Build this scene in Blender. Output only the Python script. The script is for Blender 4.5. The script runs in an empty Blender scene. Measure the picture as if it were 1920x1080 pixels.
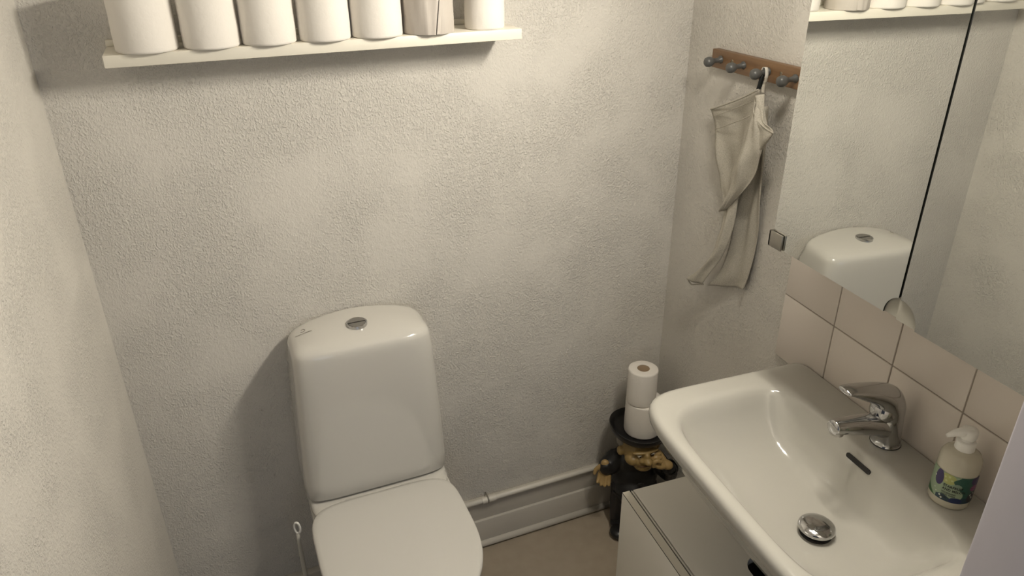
import bpy, bmesh, math, random
import numpy as np
from mathutils import Vector, Matrix
random.seed(7)
PI = math.pi
SC = bpy.context.scene
COL = SC.collection

# ------------------------------------------------------------------ camera
CAMZ = 1.7208
cam_d = bpy.data.cameras.new('camera'); cam = bpy.data.objects.new('camera', cam_d); COL.objects.link(cam)
cam_d.sensor_fit = 'HORIZONTAL'; cam_d.sensor_width = 36.0; cam_d.lens = 36.0 * 1399.92 / 1920.0
cam_d.clip_start = 0.02
RR = [[0.9438150231765116, -0.3304007187972839, -0.006969005995053205],
      [-0.15502951587457525, -0.424033245278394, -0.8922789116113689],
      [0.29185450353560694, 0.8432266432679364, -0.45143081069979335]]
mw = Matrix.Identity(4)
for i in range(3):
    mw[i][0] = RR[0][i]; mw[i][1] = -RR[1][i]; mw[i][2] = -RR[2][i]
mw[2][3] = CAMZ
cam.matrix_world = mw
SC.camera = cam

# ------------------------------------------------------------------ world, exposure
SC.view_settings.view_transform = 'Standard'
SC.view_settings.look = 'None'
SC.view_settings.gamma = 1.0
SC.view_settings.use_curve_mapping = False
SC.view_settings.exposure = 0.03
world = bpy.data.worlds.new('world'); SC.world = world; world.use_nodes = True
bgn = world.node_tree.nodes['Background']
bgn.inputs[0].default_value = (0.74, 0.85, 1.0, 1); bgn.inputs[1].default_value = 0.38
LAMP_POS = Vector((0.785, 0.88, 1.80)); LAMP_W = 7.2; GLOW_W = 15.0      # LED bar on the mirror cabinet
bgn.inputs[1].default_value = 0.05
hw_d = bpy.data.lights.new('hallway_window', 'AREA'); hw_d.shape = 'RECTANGLE'; hw_d.size = 0.9; hw_d.size_y = 1.1; hw_d.energy = 3.4; hw_d.color = (0.52, 0.70, 1.0)
hw_l = bpy.data.objects.new('hallway_window', hw_d); COL.objects.link(hw_l); hw_l.location = (-0.05, -1.5, 1.25)
hw_l.rotation_euler = (math.radians(92), 0, 0)      # daylight coming through the doorway behind the camera

# back wall local frame: t along the wall, d out of the wall (towards the room), z up
ANG = 0.0561758221
TV = Vector((math.cos(ANG), math.sin(ANG), 0)); NV = Vector((-math.sin(ANG), math.cos(ANG), 0))
DW = 1.6
def BW(t, d, z=0.0):
    p = TV * t + NV * (DW - d); return Vector((p.x, p.y, z))
MB = Matrix.Translation(BW(0, 0, 0)) @ Matrix.Rotation(ANG, 4, 'Z') @ Matrix.Diagonal((1, -1, 1, 1))   # (t, d, z) -> world (mirrored in d)
XR = 1.044     # right wall
XL = -0.359    # left wall

# ------------------------------------------------------------------ materials
def nodes_of(name):
    m = bpy.data.materials.new(name); m.use_nodes = True
    nt = m.node_tree; b = nt.nodes['Principled BSDF']
    return m, nt, b
def mat(name, col, rough=0.5, metal=0.0, bump=0.0, bscale=200.0, coat=0.0, var=0.0, vscale=8.0, spec=0.5, stretch=(1, 1, 1), detail=4.0, sss=0.0):
    m, nt, b = nodes_of(name)
    b.inputs['Base Color'].default_value = (*col, 1); b.inputs['Roughness'].default_value = rough
    b.inputs['Metallic'].default_value = metal; b.inputs['Coat Weight'].default_value = coat
    b.inputs['Specular IOR Level'].default_value = spec
    tc = nt.nodes.new('ShaderNodeTexCoord')
    mp = nt.nodes.new('ShaderNodeMapping'); mp.inputs['Scale'].default_value = stretch
    nt.links.new(tc.outputs['Object'], mp.inputs['Vector'])
    if bump:
        n = nt.nodes.new('ShaderNodeTexNoise'); n.inputs['Scale'].default_value = bscale; n.inputs['Detail'].default_value = detail
        nt.links.new(mp.outputs['Vector'], n.inputs['Vector'])
        bp = nt.nodes.new('ShaderNodeBump'); bp.inputs['Strength'].default_value = bump; bp.inputs['Distance'].default_value = 0.004
        nt.links.new(n.outputs['Fac'], bp.inputs['Height']); nt.links.new(bp.outputs['Normal'], b.inputs['Normal'])
    if var:
        n2 = nt.nodes.new('ShaderNodeTexNoise'); n2.inputs['Scale'].default_value = vscale; n2.inputs['Detail'].default_value = 5
        nt.links.new(mp.outputs['Vector'], n2.inputs['Vector'])
        mx = nt.nodes.new('ShaderNodeMix'); mx.data_type = 'RGBA'
        mx.inputs['A'].default_value = (*[c * (1 - var) for c in col], 1); mx.inputs['B'].default_value = (*[min(1, c * (1 + var)) for c in col], 1)
        nt.links.new(n2.outputs['Fac'], mx.inputs['Factor']); nt.links.new(mx.outputs['Result'], b.inputs['Base Color'])
    return m

def plaster(name, col):
    m, nt, b = nodes_of(name)
    b.inputs['Roughness'].default_value = 0.75; b.inputs['Specular IOR Level'].default_value = 0.25
    tc = nt.nodes.new('ShaderNodeTexCoord')
    def noise(scale, detail, rough=0.55, stretch=(1, 1, 1)):
        mp = nt.nodes.new('ShaderNodeMapping'); mp.inputs['Scale'].default_value = stretch
        nt.links.new(tc.outputs['Object'], mp.inputs['Vector'])
        n = nt.nodes.new('ShaderNodeTexNoise'); n.inputs['Scale'].default_value = scale
        n.inputs['Detail'].default_value = detail; n.inputs['Roughness'].default_value = rough
        nt.links.new(mp.outputs['Vector'], n.inputs['Vector']); return n
    fine = noise(260, 2.5, 0.65, (1, 1, 0.75)); mid = noise(95, 3, 0.6); big = noise(3.2, 3); mask = noise(6, 2)
    r1 = nt.nodes.new('ShaderNodeMapRange'); r1.inputs['From Min'].default_value = 0.45; r1.inputs['From Max'].default_value = 0.72
    nt.links.new(fine.outputs['Fac'], r1.inputs['Value'])
    r2 = nt.nodes.new('ShaderNodeMapRange'); r2.inputs['From Min'].default_value = 0.35; r2.inputs['From Max'].default_value = 0.6
    r2.inputs['To Min'].default_value = 0.25
    nt.links.new(mask.outputs['Fac'], r2.inputs['Value'])
    mu = nt.nodes.new('ShaderNodeMath'); mu.operation = 'MULTIPLY'
    nt.links.new(r1.outputs[0], mu.inputs[0]); nt.links.new(r2.outputs[0], mu.inputs[1])
    ad = nt.nodes.new('ShaderNodeMath'); ad.operation = 'MULTIPLY_ADD'; ad.inputs[1].default_value = 0.8
    nt.links.new(mid.outputs['Fac'], ad.inputs[0]); nt.links.new(mu.outputs[0], ad.inputs[2])
    b1 = nt.nodes.new('ShaderNodeBump'); b1.inputs['Strength'].default_value = 0.68; b1.inputs['Distance'].default_value = 0.0032
    nt.links.new(ad.outputs[0], b1.inputs['Height'])
    b2 = nt.nodes.new('ShaderNodeBump'); b2.inputs['Strength'].default_value = 0.22; b2.inputs['Distance'].default_value = 0.02
    nt.links.new(big.outputs['Fac'], b2.inputs['Height']); nt.links.new(b1.outputs['Normal'], b2.inputs['Normal'])
    nt.links.new(b2.outputs['Normal'], b.inputs['Normal'])
    # faint dark specks for pits and tone variation of the old paint
    sp = noise(95, 1.0); rs = nt.nodes.new('ShaderNodeMapRange'); rs.inputs['From Min'].default_value = 0.715; rs.inputs['From Max'].default_value = 0.80
    rs.inputs['To Max'].default_value = 0.3
    nt.links.new(sp.outputs['Fac'], rs.inputs['Value'])
    m1 = nt.nodes.new('ShaderNodeMix'); m1.data_type = 'RGBA'
    m1.inputs['A'].default_value = (*[c * 0.98 for c in col], 1); m1.inputs['B'].default_value = (*[min(1, c * 1.02) for c in col], 1)
    nt.links.new(big.outputs['Fac'], m1.inputs['Factor'])
    m2 = nt.nodes.new('ShaderNodeMix'); m2.data_type = 'RGBA'; m2.inputs['B'].default_value = (0.28, 0.25, 0.2, 1)
    nt.links.new(m1.outputs['Result'], m2.inputs['A']); nt.links.new(rs.outputs[0], m2.inputs['Factor'])
    nt.links.new(m2.outputs['Result'], b.inputs['Base Color'])
    return m

M = {}
WALLC = (0.64, 0.613, 0.562)
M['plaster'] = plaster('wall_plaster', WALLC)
M['smooth_wall'] = mat('smooth_paint', (0.72, 0.69, 0.65), 0.6, bump=0.05, bscale=60)
M['lining'] = mat('door_lining_daylit', (0.74, 0.715, 0.79), 0.55, bump=0.03, bscale=50)  # lilac tint puts the cool daylight on the jamb into the colour
M['trim'] = mat('painted_trim', (0.56, 0.53, 0.47), 0.42, bump=0.10, bscale=40, var=0.06, vscale=14, stretch=(0.3, 1, 1))
M['pipe'] = mat('painted_pipe', (0.68, 0.65, 0.58), 0.4, bump=0.10, bscale=60)
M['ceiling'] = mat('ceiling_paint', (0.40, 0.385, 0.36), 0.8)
M['floor'] = mat('linoleum', (0.35, 0.295, 0.225), 0.5, bump=0.04, bscale=300, var=0.14, vscale=26)
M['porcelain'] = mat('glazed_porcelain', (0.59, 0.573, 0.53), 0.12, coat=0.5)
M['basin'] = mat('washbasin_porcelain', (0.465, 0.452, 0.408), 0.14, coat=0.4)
M['seat'] = mat('seat_plastic', (0.60, 0.585, 0.545), 0.22)
M['chrome'] = mat('chrome', (0.52, 0.52, 0.52), 0.10, 1.0)
M['dull_chrome'] = mat('dull_chrome', (0.40, 0.39, 0.37), 0.28, 1.0)
M['clip_metal'] = mat('brushed_steel', (0.40, 0.38, 0.34), 0.35, 1.0)
M['mirror'] = mat('mirror_silver', (0.84, 0.85, 0.82), 0.0, 1.0)
M['glass_edge'] = mat('glass_edge', (0.016, 0.02, 0.017), 0.2)
M['cabinet'] = mat('white_melamine', (0.74, 0.71, 0.64), 0.38)
M['edge_band'] = mat('edge_band', (0.68, 0.64, 0.54), 0.45)
M['board'] = mat('grey_door_board', (0.40, 0.385, 0.33), 0.5)
M['dark'] = mat('dark_inside', (0.012, 0.011, 0.010), 0.6)  # near-black colour standing in for shade inside gaps and hollows
M['tile'] = mat('tile_glaze', (0.68, 0.62, 0.56), 0.24, bump=0.02, bscale=30)
M['grout'] = mat('grout', (0.30, 0.26, 0.22), 0.9)
M['shelf'] = mat('cream_paint', (0.74, 0.705, 0.61), 0.4)
M['paper'] = mat('tissue_paper', (0.75, 0.715, 0.66), 0.9, bump=0.22, bscale=70)
M['paper_end'] = mat('tissue_paper_end', (0.80, 0.77, 0.71), 0.95, bump=0.2, bscale=400)
M['card'] = mat('cardboard_core', (0.30, 0.22, 0.14), 0.9)
M['wrap'] = mat('grey_wrapper', (0.47, 0.43, 0.385), 0.7, bump=0.25, bscale=60, stretch=(1, 1, 0.3))
M['knob'] = mat('grey_knob_paint', (0.085, 0.086, 0.083), 0.35)
M['screw'] = mat('screw_brass', (0.45, 0.38, 0.28), 0.35, 1.0)
M['black'] = mat('black_gloss', (0.010, 0.0095, 0.0095), 0.32)
M['blacksuit'] = mat('black_suit', (0.009, 0.009, 0.010), 0.42, bump=0.06, bscale=60)
M['trouser'] = mat('dark_trouser', (0.016, 0.014, 0.015), 0.5)
M['skin'] = mat('resin_skin', (0.29, 0.20, 0.075), 0.4, var=0.14, vscale=40)
M['hand'] = mat('resin_hand', (0.36, 0.245, 0.10), 0.4, var=0.12, vscale=50)
M['hair'] = mat('figure_grey_hair', (0.22, 0.20, 0.17), 0.5)
M['eye'] = mat('figure_eye', (0.5, 0.45, 0.36), 0.3)
M['lip'] = mat('figure_mouth', (0.10, 0.045, 0.02), 0.5)
M['pump'] = mat('pump_plastic', (0.82, 0.81, 0.77), 0.35)
M['soap'] = mat('cloudy_bottle', (0.50, 0.47, 0.38), 0.22, coat=0.3)
M['ink'] = mat('black_ink', (0.006, 0.008, 0.008), 0.4)
M['brush'] = mat('brush_plastic', (0.50, 0.48, 0.42), 0.35)
M['strap'] = mat('white_strap', (0.62, 0.60, 0.55), 0.7)
M['logo'] = mat('grey_print', (0.24, 0.22, 0.18), 0.5)
M['bulb'] = mat('lamp_diffuser', (0.9, 0.9, 0.85), 0.4)
b = M['bulb'].node_tree.nodes['Principled BSDF']; b.inputs['Emission Color'].default_value = (1, 0.86, 0.66, 1); b.inputs['Emission Strength'].default_value = 3.0

def wood_mat():
    m, nt, b = nodes_of('stained_pine'); b.inputs['Roughness'].default_value = 0.42
    tc = nt.nodes.new('ShaderNodeTexCoord'); mp = nt.nodes.new('ShaderNodeMapping'); mp.inputs['Scale'].default_value = (20, 1.6, 26)
    nt.links.new(tc.outputs['Object'], mp.inputs['Vector'])
    n = nt.nodes.new('ShaderNodeTexNoise'); n.inputs['Scale'].default_value = 3.2; n.inputs['Detail'].default_value = 6
    nt.links.new(mp.outputs['Vector'], n.inputs['Vector'])
    r = nt.nodes.new('ShaderNodeValToRGB'); r.color_ramp.elements[0].position = 0.3; r.color_ramp.elements[1].position = 0.75
    r.color_ramp.elements[0].color = (0.150, 0.080, 0.036, 1); r.color_ramp.elements[1].color = (0.235, 0.135, 0.064, 1)
    nt.links.new(n.outputs['Fac'], r.inputs['Fac']); nt.links.new(r.outputs['Color'], b.inputs['Base Color'])
    return m
M['wood'] = wood_mat()

def linen_mat():
    m, nt, b = nodes_of('linen_weave'); b.inputs['Roughness'].default_value = 0.95; b.inputs['Specular IOR Level'].default_value = 0.1
    tc = nt.nodes.new('ShaderNodeTexCoord'); mp = nt.nodes.new('ShaderNodeMapping'); mp.inputs['Scale'].default_value = (300, 420, 420)
    nt.links.new(tc.outputs['Object'], mp.inputs['Vector'])
    n = nt.nodes.new('ShaderNodeTexNoise'); n.inputs['Scale'].default_value = 1.2; n.inputs['Detail'].default_value = 3
    nt.links.new(mp.outputs['Vector'], n.inputs['Vector'])
    bp = nt.nodes.new('ShaderNodeBump'); bp.inputs['Strength'].default_value = 0.35; bp.inputs['Distance'].default_value = 0.001
    nt.links.new(n.outputs['Fac'], bp.inputs['Height']); nt.links.new(bp.outputs['Normal'], b.inputs['Normal'])
    r = nt.nodes.new('ShaderNodeValToRGB'); r.color_ramp.elements[0].color = (0.37, 0.345, 0.29, 1); r.color_ramp.elements[1].color = (0.53, 0.50, 0.435, 1)
    r.color_ramp.elements[0].position = 0.3; r.color_ramp.elements[1].position = 0.7
    nt.links.new(n.outputs['Fac'], r.inputs['Fac']); nt.links.new(r.outputs['Color'], b.inputs['Base Color'])
    return m
M['linen'] = linen_mat()

# ------------------------------------------------------------------ helpers
def empty(name, loc=(0, 0, 0), rotz=0.0):
    o = bpy.data.objects.new(name, None); COL.objects.link(o); o.empty_display_size = 0.05
    o.location = loc; o.rotation_euler = (0, 0, rotz); return o
def tag(o, label, cat, group=None):
    o['label'] = label; o['category'] = cat
    if group: o['group'] = group
    return o
def thing(name, label, cat, loc=(0, 0, 0), rotz=0.0, group=None):
    return tag(empty(name, loc, rotz), label, cat, group)
def link(name, me, material, parent=None, smooth=True):
    o = bpy.data.objects.new(name, me); COL.objects.link(o)
    if material is not None: me.materials.append(M[material] if isinstance(material, str) else material)
    if smooth:
        for p in me.polygons: p.use_smooth = True
    if parent is not None: o.parent = parent
    return o
def obj(name, bm, material, parent=None, smooth=True, auto=None):
    bmesh.ops.recalc_face_normals(bm, faces=bm.faces)
    me = bpy.data.meshes.new(name)
    bm.to_mesh(me); bm.free()
    o = link(name, me, material, parent, smooth)
    if auto is not None and smooth:
        me.set_sharp_from_angle(angle=math.radians(auto))
    return o
def struct(o): o['kind'] = 'structure'; return o
def world_mesh(name, verts_w, faces, material, parent=None, smooth=True, auto=None):
    """mesh given in world coordinates, stored in the parent's local frame"""
    bm = bmesh.new()
    inv = Matrix.Identity(4)
    if parent is not None: inv = parent_matrix(parent).inverted()
    vs = [bm.verts.new(inv @ Vector(v)) for v in verts_w]
    for f in faces:
        try: bm.faces.new([vs[i] for i in f])
        except ValueError: pass
    return obj(name, bm, material, parent, smooth, auto)
def parent_matrix(o):
    m = o.matrix_basis.copy()
    return m if o.parent is None else parent_matrix(o.parent) @ m
def box(bm, lo, hi, bev=0.0, seg=2):
    r = bmesh.ops.create_cube(bm, size=1.0)
    lo = Vector(lo); hi = Vector(hi); s = hi - lo; c = (hi + lo) / 2
    for v in r['verts']: v.co = Vector((v.co.x * s.x, v.co.y * s.y, v.co.z * s.z)) + c
    if bev > 0:
        es = list({e for v in r['verts'] for e in v.link_edges})
        bmesh.ops.bevel(bm, geom=es, offset=bev, segments=seg, affect='EDGES', profile=0.5)
def boxo(name, lo, hi, material, parent=None, bev=0.0, seg=2, smooth=False):
    bm = bmesh.new(); box(bm, lo, hi, bev, seg); return obj(name, bm, material, parent, smooth or bev > 0, 40)
def lathe(bm, prof, n=48, c=(0, 0, 0), axis=None, cap=True):
    """profile list of (r, z); axis: Matrix 4x4 to place"""
    rings = []
    for r, z in prof:
        if r < 1e-6:
            rings.append([bm.verts.new((0, 0, z))])
        else:
            rings.append([bm.verts.new((r * math.cos(2 * PI * i / n), r * math.sin(2 * PI * i / n), z)) for i in range(n)])
    for a, b_ in zip(rings, rings[1:]):
        for i in range(n):
            j = (i + 1) % n
            if len(a) == 1 and len(b_) == 1: continue
            if len(a) == 1: bm.faces.new((a[0], b_[j], b_[i]))
            elif len(b_) == 1: bm.faces.new((a[i], a[j], b_[0]))
            else: bm.faces.new((a[i], a[j], b_[j], b_[i]))
    vs = [v for r in rings for v in r]
    mt = axis if axis is not None else Matrix.Identity(4)
    mt = Matrix.Translation(Vector(c)) @ mt
    for v in vs: v.co = mt @ v.co
    return vs
def tube(bm, pts, rad, n=14, cap=True):
    """swept tube through pts with radius (number or list; entry may be (rx, ry))"""
    P = [Vector(p) for p in pts]; k = len(P)
    rs = rad if isinstance(rad, (list, tuple)) else [rad] * k
    up = None; rings = []
    for i in range(k):
        t = (P[min(i + 1, k - 1)] - P[max(i - 1, 0)]).normalized()
        if up is None:
            up = Vector((0, 0, 1)) if abs(t.z) < 0.9 else Vector((1, 0, 0))
        s = t.cross(up).normalized(); up = s.cross(t).normalized()
        r = rs[i]; rx, ry = r if isinstance(r, (list, tuple)) else (r, r)
        rings.append([bm.verts.new(P[i] + s * rx * math.cos(2 * PI * j / n) + up * ry * math.sin(2 * PI * j / n)) for j in range(n)])
    for a, b_ in zip(rings, rings[1:]):
        for j in range(n): bm.faces.new((a[j], a[(j + 1) % n], b_[(j + 1) % n], b_[j]))
    if cap:
        bm.faces.new(rings[0][::-1]); bm.faces.new(rings[-1])
    return rings
def spline(pts, n):
    """Catmull-Rom through pts (tuples of any length)"""
    P = [np.array(p, float) for p in pts]; out = []
    P = [2 * P[0] - P[1]] + P + [2 * P[-1] - P[-2]]
    segs = len(P) - 3
    for i in range(n):
        u = i / (n - 1) * segs; k = min(int(u), segs - 1); u -= k
        a, b_, c, d = P[k:k + 4]
        out.append(0.5 * ((2 * b_) + (c - a) * u + (2 * a - 5 * b_ + 4 * c - d) * u * u + (3 * b_ - a - 3 * c + d) * u ** 3))
    return out
def rings_mesh(bm, rings, cap0=False, cap1=False):
    R = [[bm.verts.new(p) for p in r] for r in rings]; n = len(R[0])
    for a, b_ in zip(R, R[1:]):
        for j in range(n): bm.faces.new((a[j], a[(j + 1) % n], b_[(j + 1) % n], b_[j]))
    if cap0: bm.faces.new(R[0][::-1])
    if cap1: bm.faces.new(R[-1])
    return R
def subsurf(o, lv=2):
    s = o.modifiers.new('subdivision', 'SUBSURF'); s.levels = lv; s.render_levels = lv; return o
def prism(bm, poly, z0, z1):
    a = [bm.verts.new((x, y, z0)) for x, y in poly]; b_ = [bm.verts.new((x, y, z1)) for x, y in poly]
    n = len(poly)
    for i in range(n): bm.faces.new((a[i], a[(i + 1) % n], b_[(i + 1) % n], b_[i]))
    bm.faces.new(a[::-1]); bm.faces.new(b_)
def baked(o):
    """apply the object's modifiers into its mesh"""
    dg = bpy.context.evaluated_depsgraph_get(); dg.update()
    me = bpy.data.meshes.new_from_object(o.evaluated_get(dg)); o.modifiers.clear(); o.data = me; return o
def blob_body(name, parts, material, parent, voxel=0.004, smooth_it=8):
    """one continuous surface grown from overlapping ellipsoids and capsules"""
    bm = bmesh.new()
    for p in parts:
        if p[0] == 'e':
            _, c, r, rot = (*p, None)[:4]
            mt = Matrix.Translation(Vector(c)) @ (rot if rot is not None else Matrix.Identity(4)) @ Matrix.Diagonal((*r, 1))
            bmesh.ops.create_icosphere(bm, subdivisions=3, radius=1.0, matrix=mt)
        else:
            _, pts, rad = p
            pp = spline(pts, 8 * (len(pts) - 1) + 1) if len(pts) > 2 else [np.array(pts[0]) * (1 - k / 8) + np.array(pts[1]) * k / 8 for k in range(9)]
            m_ = len(pp); rr = np.interp(np.linspace(0, 1, m_), np.linspace(0, 1, len(rad)), rad)
            for q, r in zip(pp, rr):
                bmesh.ops.create_icosphere(bm, subdivisions=2, radius=r, matrix=Matrix.Translation(Vector(q)))
    o = obj(name, bm, material, parent)
    r = o.modifiers.new('remesh', 'REMESH'); r.mode = 'VOXEL'; r.voxel_size = voxel; r.use_smooth_shade = True
    s = o.modifiers.new('smooth', 'SMOOTH'); s.factor = 0.5; s.iterations = smooth_it
    baked(o)
    for p_ in o.data.polygons: p_.use_smooth = True
    return o

# ================================================================== STRUCTURE
YF = 0.25     # front wall, corridor side
CEIL = 2.40
def pt_wall(name, a, b_, z0, z1, thick, material):
    """vertical wall slab between two plan points; the slab lies to the right of a->b"""
    a = Vector((*a, 0)); b_ = Vector((*b_, 0)); d = (b_ - a).normalized(); n = Vector((d.y, -d.x, 0)) * thick
    vs = [a, b_, b_ + n, a + n]; V = [(v.x, v.y, z0) for v in vs] + [(v.x, v.y, z1) for v in vs]
    F = [(0, 3, 2, 1), (4, 5, 6, 7), (0, 1, 5, 4), (1, 2, 6, 5), (2, 3, 7, 6), (3, 0, 4, 7)]
    return struct(world_mesh(name, V, F, material, smooth=False))
cL = BW(-0.2703, 0); cR = BW(1.137, 0)
cornerL = (XL, BW((XL - BW(0, 0).x) / TV.x, 0).y); cornerR = (XR, BW((XR - BW(0, 0).x) / TV.x, 0).y)
wall_back = pt_wall('wall_back', cornerR, cornerL, -0.0, CEIL, 0.1, 'plaster')
wall_left = pt_wall('wall_left', (XL, cornerL[1] + 0.1), (XL, 0.05), 0, CEIL, 0.1, 'plaster')
wall_right = pt_wall('wall_right', (XR, 0.05), (XR, cornerR[1] + 0.1), 0, CEIL, 0.1, 'plaster')
fl = struct(boxo('floor', (XL - 0.1, -1.6, -0.05), (XR + 0.1, cornerR[1] + 0.1, 0.0), 'floor'))
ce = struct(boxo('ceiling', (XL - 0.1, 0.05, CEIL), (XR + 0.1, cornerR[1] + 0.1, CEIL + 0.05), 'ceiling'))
# the wall with the doorway the photograph is taken through
JX = 0.6935
bm = bmesh.new(); box(bm, (JX + 0.02, YF + 0.02, 0), (XR, 0.415, CEIL)); box(bm, (XL, YF + 0.02, 2.05), (JX + 0.02, 0.415, CEIL))
struct(obj('wall_front', bm, 'smooth_wall', smooth=False))
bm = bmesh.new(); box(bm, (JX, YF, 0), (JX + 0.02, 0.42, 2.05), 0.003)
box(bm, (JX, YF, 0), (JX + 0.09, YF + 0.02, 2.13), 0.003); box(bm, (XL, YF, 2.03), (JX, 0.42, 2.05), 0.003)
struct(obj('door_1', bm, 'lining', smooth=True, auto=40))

# skirting on the back wall (in the back wall frame: x=t, y=d)
def frame_back(name):
    e = empty(name); e.matrix_basis = Matrix.Translation(BW(0, 0, 0)) @ Matrix.Rotation(ANG, 4, 'Z'); return e
def bwbox(bm, t0, t1, d0, d1, z0, z1, bev=0.0):
    box(bm, (t0, -d1, z0), (t1, -d0, z1), bev)
tl = -0.268; tr = 1.098
e = struct(frame_back('baseboard_back'))
bm = bmesh.new(); bwbox(bm, tl, tr, -0.001, 0.020, 0, 0.100, 0.003); obj('board', bm, 'trim', e, auto=40)
bm = bmesh.new(); bwbox(bm, 0.20, tr, -0.001, 0.012, 0.098, 0.176, 0.003); obj('upper_board', bm, 'trim', e, auto=40)
bm = bmesh.new()
for s in (1,):
    tube(bm, [(tl, -0.0215, 0.012), (tr, -0.0215, 0.012)], 0.011, 12)
obj('shoe_moulding', bm, 'trim', e)
MBL = Matrix.Translation(BW(0, 0, 0)) @ Matrix.Rotation(ANG, 4, 'Z')

# tiles behind the washbasin: children of the right wall
def tile_mesh(w, h):
    bm = bmesh.new(); box(bm, (0, 0, 0), (0.008, w, h), 0.0014, 2); bmesh.ops.recalc_face_normals(bm, faces=bm.faces)
    me = bpy.data.meshes.new('tile'); bm.to_mesh(me); bm.free(); me.materials.append(M['tile'])
    for p in me.polygons: p.use_smooth = True
    me.set_sharp_from_angle(angle=math.radians(40)); return me
tm = tile_mesh(0.1513, 0.1506)
for r_, z in enumerate((0.819, 0.9722)):
    for k in range(5):
        o = bpy.data.objects.new('tile', tm); COL.objects.link(o); o.parent = wall_right
        o.location = (XR - 0.0085 + random.uniform(-.0003, .0003), 1.172 - 0.154 * (k + 1) + 0.0013, z)
boxo('grout', (XR - 0.0065, 0.415, 0.8185), (XR, 1.1715, 1.1225), 'grout', wall_right)

# ================================================================== SHELF with paper rolls
sh = tag(frame_back('wall_shelf'), 'narrow cream wall shelf holding a row of toilet rolls', 'shelf')
ZS = 1.504
bm = bmesh.new(); bwbox(bm, -0.144, 0.634, 0.0, 0.120, ZS - 0.021, ZS, 0.0012); obj('board', bm, 'shelf', sh, auto=40)
bm = bmesh.new(); bwbox(bm, -0.144, 0.634, 0.0, 0.012, ZS, ZS + 0.011, 0.001); obj('back_lip', bm, 'shelf', sh, auto=40, ); sh.children[-1]['label'] = 'low back lip of the shelf'

def roll_parts(root, R=0.05, H=0.098, rc=0.021, seed=0, paper='paper', flat=0.0):
    rnd = random.Random(seed); n = 72
    ph = [rnd.uniform(0, 6.28) for _ in range(6)]
    def rad(a, z):
        return R * (1 + 0.007 * math.sin(2 * a + ph[0]) + 0.004 * math.sin(3 * a + ph[1] + 3 * z / H) + 0.003 * math.sin(7 * a + ph[2] + 9 * z / H))
    prof = [(0.0, 0.004), (-0.0012, 0.0012), (-0.004, 0.0)]
    bm = bmesh.new(); rings = []
    for dr, z in [(rc - R, 0.0005), (-0.014, 0.0004), (-0.003, 0.0), (-0.0006, 0.0016), (0, 0.005), (0.0004, H * .3), (-0.0003, H * .6), (0.0, H - 0.005), (-0.0006, H - 0.0016), (-0.003, H), (-0.014, H - 0.0006), (rc - R, H - 0.0005)]:
        ring = []
        for i in range(n):
            a = 2 * PI * i / n
            r = rc if dr == rc - R else rad(a, z) + dr
            ring.append((r * math.cos(a), r * math.sin(a), z))
        rings.append(ring)
    rings_mesh(bm, rings)
    obj('paper', bm, paper, root, auto=50)
    bm = bmesh.new(); rings_mesh(bm, [[(r * math.cos(2 * PI * i / 40), r * math.sin(2 * PI * i / 40), z) for i in range(40)] for r, z in ((rc, 0.001), (rc, H - 0.001), (rc - 0.001, H - 0.001), (rc - 0.001, 0.001))])
    obj('cardboard_core', bm, 'card', root)

row = [(-0.072, 0.0525, 'white toilet roll at the left end of the shelf, widest of the row'),
       (0.0355, 0.0495, 'white toilet roll on the shelf, second from the left end'),
       (0.1365, 0.0490, 'white toilet roll in the middle of the shelf, third from the left end'),
       (0.2390, 0.0485, 'white toilet roll on the shelf, fourth from the left end'),
       (0.3395, 0.0500, 'white toilet roll on the shelf directly left of the grey wrapped roll'),
       (0.4450, 0.0510, 'toilet roll in creased grey wrapping paper on the shelf'),
       (0.5670, 0.0405, 'slim white toilet roll standing apart at the right end of the shelf')]
for i, (t, R, lab) in enumerate(row):
    d = 0.137 - R if R > .045 else 0.121 - R
    if i == 5:
        p = BW(t, d, ZS); root = thing('wrapped_toilet_roll', lab, 'toilet roll', p, ANG + 0.1, 'toilet rolls on the shelf')
        bm = bmesh.new(); n = 96; H = 0.101; rings = []
        for z, k in ((0, .90), (0.0008, .985), (0.004, 1), (0.03, 1), (0.06, 1.004), (0.085, 1), (H - .004, 1), (H - .001, .985), (H, .6), (H - .002, .2)):
            ring = []
            for j in range(n):
                a = 2 * PI * j / n; r = R * k
                if .9 < k:
                    # creased wrapper: long folds running up the front
                    da = (a - (4.55 + 0.004 / .1 * 0 + z * 2.2) + PI) % (2 * PI) - PI
                    r += 0.0028 * math.exp(-(da / 0.05) ** 2) - 0.0026 * math.exp(-((da - 0.12) / 0.06) ** 2) + 0.0015 * math.exp(-((da + 0.25 + z * 3) / 0.05) ** 2)
                    r += 0.0012 * math.sin(9 * a + z * 40) * math.exp(-((z - H / 2) / .06) ** 2)
                ring.append((r * math.cos(a), r * math.sin(a), z))
            rings.append(ring)
        rings_mesh(bm, rings, True, True); obj('wrapper', bm, 'wrap', root, auto=60)
        bm = bmesh.new()
        # overlapping seam strip of the wrapper, standing proud
        L0 = []
        for z in np.linspace(0.002, 0.099, 9):
            a0 = 4.62 + z * 2.6
            L0.append([((R + 0.0018 * (1 - q) + .0004) * math.cos(a0 + q * .16), (R + 0.0018 * (1 - q) + .0004) * math.sin(a0 + q * .16), z) for q in (0, .5, 1)])
        V = [[bm.verts.new(p_) for p_ in l] for l in L0]
        for a, b_ in zip(V, V[1:]):
            for j in range(2): bm.faces.new((a[j], a[j + 1], b_[j + 1], b_[j]))
        obj('seam', bm, 'wrap', root)
    else:
        root = thing('toilet_roll', lab, 'toilet roll', BW(t, d, ZS), ANG + i * 1.3, 'toilet rolls on the shelf')
        roll_parts(root, R, 0.099 if i else 0.101, 0.02, seed=i)

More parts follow.
